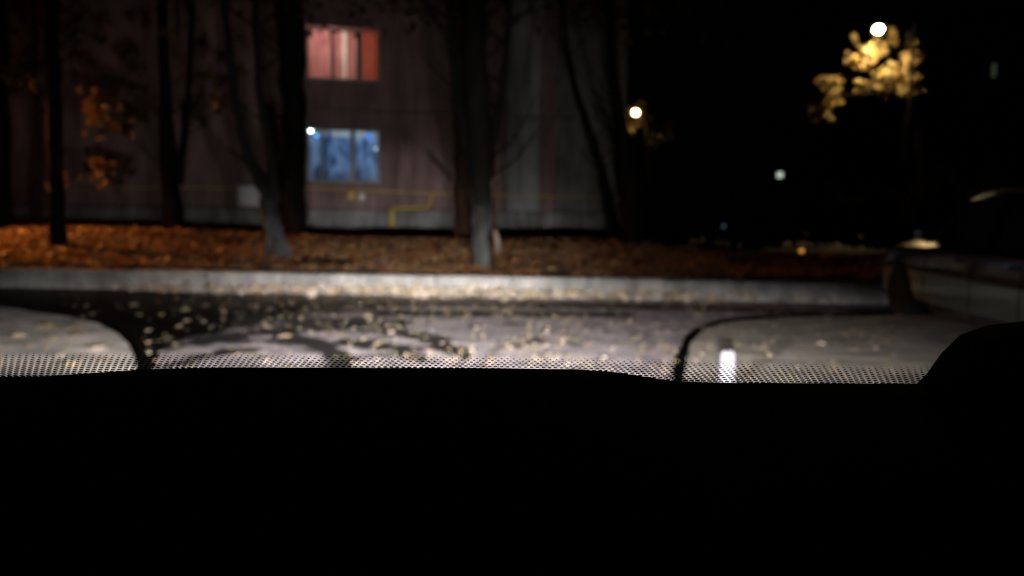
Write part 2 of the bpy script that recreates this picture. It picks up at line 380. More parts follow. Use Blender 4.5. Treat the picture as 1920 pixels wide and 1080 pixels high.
lawn = grid('lawn', -30, 30, KY+KW, 22.5, 240, 60, lawn_h, M['soil'])

kerb = empty('kerb', (0, 0, 0)); tag(kerb, kind='structure')
kb = MB(); kb.bbox(0, .996, 0, KW, -.05, KH, .018)
k0 = kb.build('kerb_stone', M['concrete'], kerb)
for i in range(36):
    o = k0 if i == 0 else k0.copy()
    if i: col.objects.link(o); o.parent = kerb
    o.location = (-18+i*1.0, KY+random.uniform(-.006, .006), random.uniform(-.008, .006)); o.rotation_euler = (0, random.uniform(-.004,.004), random.uniform(-.006,.006))

def sheet(name, pxs, z, m, rough_edge=.0, thick=0.0, sub=6, seed=0, parent=None, smoothpts=True):
    """flat patch on the road whose outline was surveyed as ground points"""
    P = [on_z(a, b, 0) for a, b in pxs]; n = len(P); out = []
    for i in range(n):
        p0, p1, p2, p3 = P[i-1], P[i], P[(i+1) % n], P[(i+2) % n]
        for k in range(sub):
            t = k/sub
            q = .5*((2*p1)+(p2-p0)*t+(2*p0-5*p1+4*p2-p3)*t*t+(3*p1-p0-3*p2+p3)*t**3) if smoothpts else p1.lerp(p2, t)
            if rough_edge:
                q = q + Vector((mnoise.noise(Vector((q.x*3, q.y*3, seed))), .5*mnoise.noise(Vector((q.x*3, q.y*3, seed+9))), 0))*rough_edge
            out.append((q.x, q.y))
    b = MB(); n = len(out)
    b.v = [(x, y, z) for x, y in out]; b.f = [tuple(range(n))]
    if thick:
        b.v += [(x, y, z-thick) for x, y in out]
        b.f += [(i, (i+1) % n, (i+1) % n+n, i+n) for i in range(n)]
    o = b.build(name, m, parent); return tag(o, kind='structure')
sheet('puddle', [(-160,541),(60,541),(240,545),(400,556),(540,567),(640,575),(560,586),(470,592),(430,604),(440,618),(390,628),(330,640),(300,662),(268,712),(180,640),(90,600),(-20,586),(-160,584)],
      .012, M['water'], .10, seed=1)
sheet('puddle', [(700,586),(820,585),(960,588),(1080,589),(1180,592),(1090,596),(950,594),(830,594),(740,592)], .012, M['water'], .08, seed=2)
sheet('puddle', [(560,566),(800,568),(1000,570),(1250,575),(1560,584),(1560,590),(1240,582),(1000,577),(800,575),(640,573)], .012, M['water'], .05, seed=7)  # dark sheet paints in the gutter's shade, no water lies here
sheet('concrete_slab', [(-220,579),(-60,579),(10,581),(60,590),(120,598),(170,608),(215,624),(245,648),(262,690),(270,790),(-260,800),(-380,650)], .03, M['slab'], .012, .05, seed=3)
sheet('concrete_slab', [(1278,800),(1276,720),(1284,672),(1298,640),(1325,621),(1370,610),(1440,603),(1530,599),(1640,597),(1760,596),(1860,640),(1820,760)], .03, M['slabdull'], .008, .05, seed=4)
# tar seam round the right slab: a proud bead of dark sealant
def seam(pts, wpx):
    P = [on_z(a, b, 0) for a, b in pts]; b = MB(); q = []
    for i in range(len(P)-1):
        for k in range(8): q.append(P[i].lerp(P[i+1], k/8))
    # smooth twice
    for _ in range(6): q = [q[0]] + [(q[i-1]+q[i]*2+q[i+1])/4 for i in range(1, len(q)-1)] + [q[-1]]
    n = len(q)
    for i, p in enumerate(q):
        d = (q[min(i+1, n-1)]-q[max(i-1, 0)]).normalized(); s = Vector((-d.y, d.x, 0))
        wd = wpx*(1+.35*mnoise.noise(p*2.2))
        for e, z in ((-1, .01), (-.6, .045), (.6, .045), (1, .01)):
            b.v.append((p.x+s.x*wd*e, p.y+s.y*wd*e, z))
    for i in range(n-1):
        for k in range(3): b.f.append((i*4+k, i*4+k+1, i*4+k+5, i*4+k+4))
    return tag(b.build('tar_seam', M['tar']), kind='structure')
seam([(1270,780),(1272,715),(1278,676),(1290,642),(1316,620),(1366,607),(1440,599),(1530,594),(1640,592),(1760,590)], .055)
seam([(272,770),(266,712),(256,664),(232,634),(190,614)], .03)

# leaf litter on the lawn
def litter(name, n, fx, m, size, tilt=.6, z=0.02):
    b = MB()
    for _ in range(n):
        x, y, h = fx(); b.leaf((x, y, h+z+random.random()*.03), random.uniform(*size), rrot(tilt), random.uniform(.1,.6))
    return tag(b.build(name, m), kind='stuff')
def f_lawn():
    while True:
        y = KY+KW+.03+ (random.random()**1.2)*5.6; x = random.uniform(-.74*y-1, .5*y)
        if mnoise.noise(Vector((x*.9, y*1.4, 11))) + .5*mnoise.noise(Vector((x*2.3, y*3, 4))) > random.uniform(-.45, .15): break
    return x, y, lawn_h(x, y)
tag(litter('leaf_litter', 15000, f_lawn, M['litter'], (.09, .17)), 'rust and brown autumn leaves covering the lawn behind the kerb', 'leaf litter')
def f_gutter():
    x = random.gauss(-1.0, 1.8)
    if random.random() < .12: x = random.uniform(-5, 4)
    y = KY - abs(random.gauss(0, .13)) - .02; return x, y, max(0, .085-(KY-y)*.3)*random.random()
tag(litter('gutter_leaves', 950, f_gutter, M['gutterleaf'], (.06, .14), .9), 'pale leaves heaped in the gutter along the foot of the kerb', 'leaf litter')
def f_road():
    while True:
        y = random.uniform(5.6, 10.1); x = random.gauss(.1, 2.2)
        if mnoise.noise(Vector((x*1.6, y*1.1, 31))) > random.uniform(-.5, .35): return x, y, 0.0
tag(litter('road_leaves', 1500, f_road, M['paleleaf'], (.02, .055), .25), 'small pale leaf scraps scattered over the road surface', 'leaf litter')

# single leaves one can pick out on the road
fl = []
for k in range(4):
    b = MB(); b.leaf((0, 0, 0), 1.0, Euler((.04*k, .03, 0)).to_matrix(), .12+.07*k); me = b.build('fallen_leaf', M['paleleaf'])
    fl.append(me.data); bpy.data.objects.remove(me)
def fleaf(x, y, s, label, group):
    o = bpy.data.objects.new('fallen_leaf', random.choice(fl)); col.objects.link(o)
    o.location = (x, y, .03+.05*s); o.scale = (s*1.1, s*.85, s); o.rotation_euler = (random.uniform(-.05,.12), random.uniform(-.12,.12), random.uniform(-3,3))
    tag(o, label, 'leaf', group)
named = [(780,627,30,'large buff leaf on the dark wet patch just below the middle of the road'), (535,633,26,'pale pink leaf on the road left of the wheel-track puddle'),
 (806,661,24,'buff leaf lying close to the dashboard edge near the middle'), (348,584,20,'yellow-green leaf floating in the puddle, farthest right of the upper three'),
 (350,603,18,'tan leaf floating just below the yellow-green one in the puddle'), (252,574,18,'pale tan leaf floating in the puddle, above the green one'),
 (182,585,17,'dull green leaf floating near the back rim of the left slab'), (262,592,14,'small orange-tan leaf floating low in the puddle'),
 (278,622,15,'pale pink leaf at the puddle rim beside the left slab'), (336,614,16,'olive leaf at the puddle rim where the asphalt starts'),
 (155,597,13,'small reddish leaf on the very rim of the left slab'), (352,546,20,'pale leaf lying at the kerb foot above the puddle'),
 (160,527,24,'tan leaf propped against the dark end of the kerb'), (45,521,22,'leftmost pale leaf propped against the kerb'),
 (455,541,26,'bright leaf standing against the kerb at the left of the lit stretch'), (505,600,22,'yellow leaf on damp asphalt below the lit kerb'),
 (690,596,20,'cream leaf at the end of the thin puddle strip'), (1005,676,22,'pale orange leaf half behind the windscreen dots'),
 (345,662,24,'pale cream leaf close to the windscreen dots on the left'), (1125,562,16,'cream leaf lying just off the gutter, right of the bright kerb'),
 (1322,551,20,'tan leaf lying against the kerb right of the bright stretch'), (1162,545,16,'pink-grey leaf against the kerb, left of the tan one'),
 (430,566,13,'small pale leaf lying right of the puddle under the kerb'), (445,571,14,'small pinkish leaf next to the puddle tail'), (386,573,14,'dim leaf floating at the puddle middle')]
for px, py, s, lab in named:
    p = on_z(px, py, .03); fleaf(p.x, p.y, s/F*p.y*1.0, lab, 'single leaves one can pick out on the road')
for k in range(90):
    px = random.gauss(1000, 260); py = random.uniform(585, 690)
    if px > 1270 and py > 600: py = random.uniform(566, 592)
    p = on_z(px, py, .02); fleaf(p.x, p.y, random.uniform(.035,.08), 'small pale leaf lying among many on the lit road', 'small leaves strewn over the lit road')
for k in range(22):
    p = on_z(random.uniform(-20, 225), random.uniform(605, 690), .03); fleaf(p.x, p.y, random.uniform(.07,.16), 'pale leaf lying flat on the left concrete slab', 'leaves on the left slab')
for k in range(18):
    p = on_z(random.uniform(1320, 1680), random.uniform(612, 700), .03); fleaf(p.x, p.y, random.uniform(.05,.13), 'dull yellow leaf lying on the right concrete slab', 'leaves on the right slab')

# ------------------------------------------------------------------ apartment building
TH = R(12.7); B0 = at_y(640, 450, 22.0); B0.z = 0
U = Vector((math.cos(TH), math.sin(TH), 0)); N = Vector((math.sin(TH), -math.cos(TH), 0))
def fac(px, py):
    d = ray(px, py); t = (B0-CP).dot(N)/d.dot(N); p = CP+d*t
    return (p-B0).dot(U), p.z
bld = empty('apartment_building', B0, TH)
tag(bld, 'rose-brown panel apartment block with two lit windows and a yellow gas pipe', 'building')
S = lambda px, py=400: fac(px, py)[0]
w1 = [fac(578,50), fac(715,58), fac(580,148), fac(713,154)]; w2 = [fac(571,238), fac(711,244), fac(570,341), fac(711,343)]
wl = (w1[0][0]+w1[2][0]+w2[0][0]+w2[2][0])/4; wr = (w1[1][0]+w1[3][0]+w2[1][0]+w2[3][0])/4
w1b = (w1[2][1]+w1[3][1])/2; w1t = (w1[0][1]+w1[1][1])/2; w2b = (w2[2][1]+w2[3][1])/2; w2t = (w2[0][1]+w2[1][1])/2
ST = ((w1b-w2b)+(w1t-w2t))/2; WH = w2t-w2b
PZ = fac(790, 394)[1]
xs = [S(-900), S(-560), S(-230), S(-60), S(150), S(345), S(545), S(745), S(948)]
xR0, xR1, xR2 = S(948), S(1012), S(1168)
def panel(x0, x1, z0, z1, op, m):
    b = MB(); g_ = .012; x0 += g_; x1 -= g_; z0 += g_; z1 -= g_
    if not op: b.bbox(x0, x1, 0, .2, z0, z1, .01)
    else:
        a, c, d, e = op
        b.box(x0, a, 0, .2, z0, z1); b.box(c, x1, 0, .2, z0, z1); b.box(a, c, 0, .2, z0, d); b.box(a, c, 0, .2, e, z1)
    return b.build('wall_panel', m, bld)
zr = [PZ + ST*k for k in range(6)]
wins = []
for k in range(5):
    for i in range(len(xs)-1):
        op = None
        if i == 6: op = (wl, wr, w2b+ST*k, w2t+ST*k)
        elif k >= 2 and i in (0, 1, 3, 5): c = (xs[i]+xs[i+1])/2; op = (c-.7, c+.7, w2b+ST*k, w2t+ST*k)
        panel(xs[i], xs[i+1], zr[k], zr[k+1], op, M['wall'])
        if op: wins.append((op, k, i))
    panel(xR0, xR1, zr[k], zr[k+1], None, M['wallpale'])
    op = (S(1060), S(1135), w2b+ST*k, w2t+ST*k) if k >= 2 else None
    panel(xR1, S(1042), zr[k], zr[k+1], None, M['wall']); panel(S(1042), xR2, zr[k], zr[k+1], op, M['wallgrey'])
    if op: wins.append((op, k, 9))
# core behind the panels, plinth, roof
def lit(k, i): return i == 6 and k in (0, 1)
c = MB(); zt = zr[5]
c.box(xs[0], wl-.3, .2, 11, 0, zt); c.box(wr+.3, xR2, .2, 11, 0, zt); c.box(wl-.3, wr+.3, 2.2, 11, 0, zt)
for a, b_ in ((0, w2b-.4), (w2t+.35, w1b-.25), (w1t+.35, zt)): c.box(wl-.3, wr+.3, .2, 2.2, a, b_)
c.build('wall_core', M['joint'], bld)
pts = [xs[0]] + xs[1:8] + [S(862), xR0, xR1, S(1090), xR2]
for a, b_ in zip(pts[:-1], pts[1:]):
    b = MB(); b.bbox(a+.01, b_-.01, -.05, .2, -.1, PZ-.02, .012); b.build('plinth_panel', M['plinth'], bld)
b = MB(); b.box(xs[0]-.3, xR2+.3, -.35, 11.3, zt, zt+.25); b.build('roof', M['plinth'], bld)
for px, py in ((592, 441), (1000, 440)):
    s_, z_ = fac(px, py); b = MB(); b.bbox(s_-.2, s_+.2, -.065, -.02, z_-.1, z_+.12, .01); b.build('vent_grille', M['joint'], bld)
b = MB(); b.box(xs[0], xR2, -.9, -.051, -.1, .05); b.build('apron', M['plinth'], bld)

def curtain(name, m, x0, x1, y, z0, z1, parent, amp=.03, n=26, wave=.13):
    b = MB()
    for i in range(n+1):
        x = x0+(x1-x0)*i/n; yy = y+amp*math.sin(x/wave*6.28)+amp*.4*math.sin(x*23)
        b.v += [(x, yy, z0), (x+.01*math.sin(x*9), yy, z1)]
    b.f = [(2*i, 2*i+2, 2*i+3, 2*i+1) for i in range(n)]
    return b.build(name, m, parent, smooth=True)
def window(op, mull, lit_kind):
    a, c_, d, e = op; fw = .055
    f = MB()
    f.box(a, a+fw, .07, .13, d, e); f.box(c_-fw, c_, .07, .13, d, e); f.box(a+fw, c_-fw, .07, .13, d, d+fw); f.box(a+fw, c_-fw, .07, .13, e-fw, e)
    o = f.build('window', M['frame'], bld)
    edges = [a+fw]
    for (m0, m1) in mull:
        b = MB(); b.bbox(m0, m1, .065, .135, d+fw+.002, e-fw-.002, .006); b.build('mullion', M['frame'], o); edges += [m0, m1]
    edges.append(c_-fw)
    for i in range(0, len(edges), 2):
        b = MB(); b.box(edges[i]+.002, edges[i+1]-.002, .095, .101, d+fw+.002, e-fw-.002); b.build('pane', M['pane'] if lit_kind else M['carglass'], o)
    b = MB(); b.bbox(a-.06, c_+.06, -.09, .05, d-.05, d-.002, .008); b.build('sill', M['plinth'], o)
    return o
def fx1(px): return fac(px, 100)[0]
def fx2(px): return fac(px, 290)[0]
for op, k, i in wins:
    if lit(k, i): continue
    mid = (op[0]+op[1])/2; window(op, [(mid-.04, mid+.04)], None)
# upper lit window: pink and red curtains
op = (wl, wr, w1b, w1t); o1 = window(op, [(fx1(620), fx1(627)), (fx1(668), fx1(680))], 'pink')
z0, z1 = w1b-.02, w1t+.12
curtain('curtain', M['pink'], wl-.02, fx1(621), .24, z0, z1, o1)
curtain('curtain', M['pink'], fx1(626), fx1(641), .24, z0, z1, o1)
curtain('curtain', M['white_net'], fx1(640), fx1(651), .27, z0, z1, o1, .01)
curtain('curtain', M['pink'], fx1(650), fx1(672), .24, z0, z1, o1)
curtain('curtain', M['red'], fx1(674), wr+.02, .24, z0, z1, o1, .015)
# lower lit window: blue net curtain
op = (wl, wr, w2b, w2t); o2 = window(op, [(fx2(601), fx2(606)), (fx2(657), fx2(666))], 'blue')
curtain('curtain', M['blue_net'], wl-.02, wr+.02, .28, w2b-.02, w2t-.22, o2, .025, 60)
b = MB(); b.bbox(wl+.25, wr-.3, .5, .9, w2b-.1, w2b+.35, .02); b.build('table', M['roomwall'], o2)
for (zb, ztp, oo) in ((w1b-.25, w1t+.35, o1), (w2b-.4, w2t+.35, o2)):
    b = MB(); x0, x1, y0, y1 = wl-.29, wr+.29, .201, 2.19
    b.quad((x0,y1,zb),(x1,y1,zb),(x1,y1,ztp),(x0,y1,ztp)); b.quad((x0,y0,zb+.002),(x1,y0,zb+.002),(x1,y1,zb+.002),(x0,y1,zb+.002))
    b.quad((x0,y0,ztp-.002),(x1,y0,ztp-.002),(x1,y1,ztp-.002),(x0,y1,ztp-.002)); b.quad((x0,y0,zb),(x0,y1,zb),(x0,y1,ztp),(x0,y0,ztp)); b.quad((x1,y0,zb),(x1,y1,zb),(x1,y1,ztp),(x1,y0,ztp))
    b.build('room', M['roomwall'], oo)
def W(s, d, z): return B0 + U*s - N*d + Vector((0, 0, z))
point('room_light_upper', W((wl+wr)/2-.35, 1.1, w1t-.25), 27, (1,.86,.78), .12)
point('room_light_lower', W((wl+wr)/2+.2, 1.3, w2t-.3), 19, (.45,.68,1), .12)
def bulb(px, py, r, c_, s, lab):
    ss, zz = fac(px, py); p = W(ss, .17, zz)
    b = MB(); b.sphere((0,0,0), r, 1.0, 12, 8); o = empty('small_lamp', p, TH)
    b.build('bulb', emis('bulb_glow_'+lab.split()[0], c_, s), o, smooth=True)
    b = MB(); b.tube([(0,0,r*.8),(0,0,r+.02),(0,0,r+.10)], [r*.5, r*.4, .006], 8); b.build('socket', M['black'], o)
    tag(o, lab, 'lamp')
bulb(582, 243, .055, (.75,.93,1), 14, 'white glaring lamp in the upper left corner of the blue window')
bulb(594, 253, .055, (.1,.45,1), 1.6, 'cyan lamp hanging right beside the white glaring one')
bulb(693, 254, .085, (.08,.28,.9), 1.0, 'deep blue round lamp at the upper right of the blue window')
bulb(705, 278, .045, (.55,.72,.95), 1.3, 'pale small lamp at the right jamb of the blue window')
bulb(617, 252, .07, (.05,.07,.3), .6, 'dim violet lamp between the window corner and its middle')

# gas pipe: parts of the building
def pipe(pts, r=.035, m='yellow', name='gas_pipe'):
    b = MB(); q = [(fac(a, c_)[0], -.10, fac(a, c_)[1]) for a, c_ in pts]; b.tube(q, [r]*len(q), 8); return b.build(name, M[m], bld, smooth=True)
pipe([(150,352),(450,352),(580,352),(700,358),(860,364),(1000,368),(1160,372)], .019)
pipe([(735,432),(735,392)], .055); pipe([(735,391),(800,389)], .036); pipe([(800,389),(808,374),(809,364)], .030)
pipe([(735,452),(735,430)], .06, 'black', 'pipe_sleeve')
for px in (300, 600, 760, 850, 980, 1100):
    s_, z_ = fac(px, 352+(px-580)*.034 if px > 580 else 352); b = MB(); b.bbox(s_-.02, s_+.02, -.145, -.002, z_-.045, z_-.025, .003); b.build('pipe_bracket', M['black'], bld)
s_, z_ = fac(659, 367); b = MB(); b.bbox(s_-.09, s_+.09, -.22, -.005, z_-.11, z_+.10, .02); b.build('gas_valve', M['yellow'], bld)
s_, z_ = fac(678, 368); b = MB(); b.bbox(s_-.08, s_+.08, -.20, -.005, z_-.10, z_+.09, .02); b.build('meter_box', M['board'], bld)
s_, z_ = fac(476, 367); b = MB(); b.bbox(s_-.40, s_+.40, -.12, -.005, z_-.27, z_+.26, .02); b.build('utility_cabinet', M['board'], bld)

# ------------------------------------------------------------------ trees
def tree(label, mt, limbs, Y, crown=None, cm='crown', clusters=(), seed=0, lsz=(.10,.2), name='tree', group=None):
    """limbs: lists of (px, py, width_px) surveyed at distance Y; crown: (n, z0, z1, radius)"""
    b0 = limbs[0][0]; base = at_y(b0[0], b0[1], Y); gz = lawn_h(base.x, Y) if KY < Y < 22 else 0
    root = empty(name, (base.x, Y, gz)); off = Vector((base.x, Y, gz))
    for li, L in enumerate(limbs):
        P = [at_y(a, c_, Y)+Vector((0, .25*li*(i/(len(L)-1)), 0)) for i, (a, c_, w_) in enumerate(L)]; Rr = [w_/2/F*Y for a, c_, w_ in L]
        if li == 0: P[0].z = gz-.06; Rr[0] *= 1.1
        # resample
        q, r = [], []
        for i in range(len(P)-1):
            for k in range(7):
                t = k/7; wv = Vector((mnoise.noise(Vector((seed, P[i].z+t*3, 1.0+li))), mnoise.noise(Vector((seed, P[i].z+t*3, 7.0+li))), 0))*Rr[i]*.35
                if i == 0 and k == 0: wv *= 0
                q.append(P[i].lerp(P[i+1], t)+wv-off); r.append(Rr[i]+(Rr[i+1]-Rr[i])*t)
        q.append(P[-1]-off); r.append(Rr[-1])
        b = MB(); b.tube(q, r, 12, .28, seed=seed+li)
        if li == 0:
            for a in range(5):   # root flare
                an = a*1.257+seed; rr = Rr[0]
                b.tube([(rr*.5*math.cos(an), rr*.5*math.sin(an), rr*1.8), (rr*.9*math.cos(an), rr*.9*math.sin(an), rr*.45), (rr*1.45*math.cos(an), rr*1.45*math.sin(an), -.05)], [rr*.3, rr*.22, rr*.08], 6)
        b.build('trunk' if li == 0 else 'limb', mt, root, smooth=True)
        top = q[-1]
        for k in range(7):
            qi = random.randrange(len(q)//3, len(q)); s0 = q[qi]; an = random.choice((0, math.pi))+random.uniform(-.7,.7); ln = random.uniform(.4, 1.1)
            m_ = s0+Vector((math.cos(an)*ln*.5, math.sin(an)*ln*.4, ln*.35)); e = s0+Vector((math.cos(an)*ln*.9, math.sin(an)*ln*.7, ln*random.uniform(.6,1.1)))
            bb = MB(); bb.tube([s0, m_, e], [.022, .013, .004], 5); e2 = m_+Vector((math.cos(an+.9)*ln*.4, math.sin(an+.9)*ln*.3, ln*.4)); bb.tube([m_, e2], [.010, .003], 5); bb.build('branch', mt, root)
        if crown and li < 3:   # boughs going up into the crown
            for k in range(6):
                an = random.uniform(0, 6.28); ln = random.uniform(1.2, 2.8); s0 = top.copy(); s0.z -= random.uniform(0, .8)
                e = s0+Vector((math.cos(an)*ln, math.sin(an)*ln, random.uniform(.8, 2.2))); mid = s0.lerp(e, .5)+Vector((0,0,-.15))
                bb = MB(); bb.tube([s0, mid, e], [Rr[-1]*.55, Rr[-1]*.35, .015], 6); bb.build('limb', mt, root, smooth=True)
    b = MB()
    if crown:
        n, z0c, z1c, rad = crown; tp = q[-1]
        cl = [Vector((tp.x+random.gauss(0, rad*.5), tp.y+random.gauss(0, rad*.5), random.uniform(z0c, z1c))) for _ in range(24)]
        for _ in range(n):
            c_ = random.choice(cl); p = c_+Vector((random.gauss(0,.45), random.gauss(0,.45), random.gauss(0,.35)))
            b.leaf(p, random.uniform(*lsz), rrot(), .3)
    for (a, c_, rp, n, dy) in clusters:
        cc = at_y(a, c_, Y+dy)-off; rr = rp/F*(Y+dy)
        sub = [cc+Vector((random.gauss(0, rr*.5), random.gauss(0, rr*.4), random.gauss(0, rr*.5))) for _ in range(max(3, n//12))]
        for _ in range(n):
            p = random.choice(sub)+Vector((random.gauss(0, rr*.22), random.gauss(0, rr*.22), random.gauss(0, rr*.18)))
            b.leaf(p, random.uniform(*lsz), rrot(), .3)
    if b.v: tag(b.build('crown', M[cm], root))
    return tag(root, label, 'tree', group)
G = 'trees on the lawn in front of the apartment block'
CR = (700, 4.6, 8.0, 1.6)
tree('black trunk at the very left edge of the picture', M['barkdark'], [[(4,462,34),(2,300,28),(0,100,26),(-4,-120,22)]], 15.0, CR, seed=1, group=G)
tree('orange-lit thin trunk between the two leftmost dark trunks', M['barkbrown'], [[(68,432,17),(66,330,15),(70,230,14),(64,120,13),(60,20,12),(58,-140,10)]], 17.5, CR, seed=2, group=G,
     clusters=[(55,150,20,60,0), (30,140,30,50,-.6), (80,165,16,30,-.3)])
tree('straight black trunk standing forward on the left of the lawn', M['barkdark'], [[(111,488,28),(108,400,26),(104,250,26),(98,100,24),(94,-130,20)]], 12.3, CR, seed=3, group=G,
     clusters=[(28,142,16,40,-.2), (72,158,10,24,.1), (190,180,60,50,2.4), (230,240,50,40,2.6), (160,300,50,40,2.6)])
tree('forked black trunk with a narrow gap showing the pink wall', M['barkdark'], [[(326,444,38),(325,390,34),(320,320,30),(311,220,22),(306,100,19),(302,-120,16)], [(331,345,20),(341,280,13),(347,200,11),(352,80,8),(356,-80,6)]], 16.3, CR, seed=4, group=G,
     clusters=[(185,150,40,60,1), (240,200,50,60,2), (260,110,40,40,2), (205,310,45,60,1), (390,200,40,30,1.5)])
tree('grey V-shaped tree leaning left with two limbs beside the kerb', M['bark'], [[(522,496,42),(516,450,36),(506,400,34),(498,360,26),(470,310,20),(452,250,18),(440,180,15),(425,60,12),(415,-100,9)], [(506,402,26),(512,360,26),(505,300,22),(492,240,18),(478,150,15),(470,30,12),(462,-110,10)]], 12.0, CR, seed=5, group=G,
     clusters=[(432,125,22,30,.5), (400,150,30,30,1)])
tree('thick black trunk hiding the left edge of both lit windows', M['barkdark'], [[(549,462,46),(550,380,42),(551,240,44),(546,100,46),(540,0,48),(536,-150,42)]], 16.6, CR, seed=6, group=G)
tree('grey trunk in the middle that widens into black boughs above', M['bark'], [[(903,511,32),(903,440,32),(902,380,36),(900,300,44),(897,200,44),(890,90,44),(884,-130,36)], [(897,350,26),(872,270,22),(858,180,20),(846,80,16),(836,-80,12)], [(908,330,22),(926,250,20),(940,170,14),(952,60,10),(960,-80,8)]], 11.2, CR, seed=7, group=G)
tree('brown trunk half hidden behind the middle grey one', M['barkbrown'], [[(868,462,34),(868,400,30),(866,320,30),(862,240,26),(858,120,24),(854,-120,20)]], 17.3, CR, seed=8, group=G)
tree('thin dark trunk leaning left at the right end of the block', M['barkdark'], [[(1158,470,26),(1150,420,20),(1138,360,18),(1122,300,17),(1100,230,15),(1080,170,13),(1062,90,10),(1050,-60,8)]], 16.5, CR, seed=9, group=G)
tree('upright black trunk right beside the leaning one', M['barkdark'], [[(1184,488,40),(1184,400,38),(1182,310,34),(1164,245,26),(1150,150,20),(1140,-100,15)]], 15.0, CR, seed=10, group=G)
# thin whitewashed sapling behind the middle tree
sb = at_y(935, 472, 12.6); sg = lawn_h(sb.x, 12.6); sap = empty('sapling', (sb.x, 12.6, sg))
def sp(px, py): return at_y(px, py, 12.6)-Vector((sb.x, 12.6, sg))
b = MB(); b.tube([(0,0,-.05), sp(933,450), sp(928,432)], [.055,.05,.042], 8, .2); b.build('whitewash', M['limewash'], sap, smooth=True)
b = MB(); b.tube([sp(928,432), sp(927,400), sp(929,366), sp(926,300), sp(930,220)], [.036,.03,.026,.02,.01], 8, .2); b.build('stem', M['barkbrown'], sap, smooth=True)
for k, (a, c_) in enumerate(((945,330), (912,310), (940,270), (915,250))):
    b = MB(); b.tube([sp(927, 350-k*25), sp(a, c_)], [.012,.005], 5); b.build('branch', M['barkbrown'], sap)
tag(sap, 'pale slender sapling stem standing right of the middle grey trunk', 'sapling')

# ------------------------------------------------------------------ street lamps
def street_lamp(pos, label, globe_r, col_, estr, watt, arm=1.4, sgn=-1, size=R(150), tgt=None):
    x, y, z = pos; root = empty('street_lamp', (x-sgn*arm, y, 0))
    b = MB(); b.tube([(0,0,0),(0,0,z*.5),(0,0,z+.35)], [.11,.085,.06], 10); b.build('pole', M['pole'], root, smooth=True)
    b = MB(); b.tube([(0,0,z+.3),(sgn*arm*.4,0,z+.48),(sgn*arm*.85,0,z+globe_r+.1)], [.045,.04,.035], 8); b.build('arm', M['pole'], root, smooth=True)
    b = MB(); b.bbox(sgn*arm-.3, sgn*arm+.3, -.15, .15, z+globe_r*.75, z+globe_r*.75+.12, .03); b.build('lamp_head', M['pole'], root)
    b = MB(); b.sphere((sgn*arm, 0, z), globe_r, .9); b.build('diffuser', emis('lamp_glow', col_, estr), root, smooth=True)
    tag(root, label, 'street lamp', 'lit street lamps')
    o = spot('street_lamp_light', (x, y, z-globe_r-.03), tgt or (x, y, 0), watt, size, .5, col_, 1, .12)
    return root
LA = at_y(1647, 55, 32.0); LB = at_y(1192, 211, 58.0)
street_lamp(LA, 'larger glaring street lamp above the yellow-lit foliage on the right', .155, (1,.76,.42), 330, 1700, size=R(138))
street_lamp(LB, 'smaller glaring street lamp just right of the apartment block', .22, (1,.66,.38), 30, 350)
street_lamp((-11.0, 13.8, 4.2), 'orange street lamp standing beyond the left edge of the lawn', .2, (1,.34,.07), 12, SODIUM_W, sgn=-1, size=R(62), tgt=(-6.4, 13.5, .4))

tree('yellow-leaved tree lit by the larger street lamp', M['barkdark'], [[(1740,470,26),(1735,330,24),(1720,200,18),(1705,60,12)], [(1722,240,6),(1680,170,5),(1560,180,3)]], 32.6,
     None, 'yellowcrown', [(1710,110,16,160,-.4), (1712,145,14,120,-.3), (1700,170,14,120,-.3), (1675,140,20,120,-.2), (1642,90,24,150,.2), (1622,118,26,160,.3), (1668,78,16,80,.3), (1598,112,14,60,.2), (1603,74,9,30,.2), (1692,122,18,70,.4), (1704,92,14,40,.6), (1662,162,11,50,0),
      (1610,165,11,50,0), (1700,158,17,60,.5), (1640,150,26,80,.6), (1553,160,20,180,-.2), (1536,206,18,150,-.2), (1566,190,16,70,0), (1524,215,10,30,0)], seed=21, lsz=(.09,.19))
tree('bare reddish tree whose twigs glow round the smaller street lamp', M['barkdark'], [[(1225,420,14),(1220,320,12),(1212,240,8),(1205,180,5)]], 58.5,
     None, 'yellowcrown', [(1192,222,22,140,.6), (1180,235,16,50,.8), (1215,228,18,50,.8), (1240,260,30,60,1)], seed=22, lsz=(.14,.3))

# dark shrubs closing the view on the right
def shrub(px, top, Y, wpx, label):
    g_ = at_y(px, 470, Y); root = empty('shrub', (g_.x, Y, 0)); h = at_y(px, top, Y).z; rw = wpx/2/F*Y
    for k in range(5):
        b = MB(); a = k*1.3; b.tube([(0,0,-.05),(math.cos(a)*rw*.3, math.sin(a)*rw*.3, h*.5),(math.cos(a)*rw*.6, math.sin(a)*rw*.6, h*.85)], [.05,.035,.01], 6); b.build('stem', M['barkdark'], root)
    b = MB()
    for _ in range(int(700)):
        u = random.random(); a = random.uniform(0, 6.28); zz = h*(.04+.96*random.random()); prof = math.sin(min(1, .25+zz/h*.8)*math.pi)**.6
        rr = rw*prof*math.sqrt(random.random())*(1+.35*mnoise.noise(Vector((a*1.3, zz, px))))
        b.leaf((rr*math.cos(a), rr*math.sin(a), zz), random.uniform(.16,.34), rrot(), .3)
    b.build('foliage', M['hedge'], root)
    tag(root, label, 'shrub', 'dark shrubs closing the view on the right')
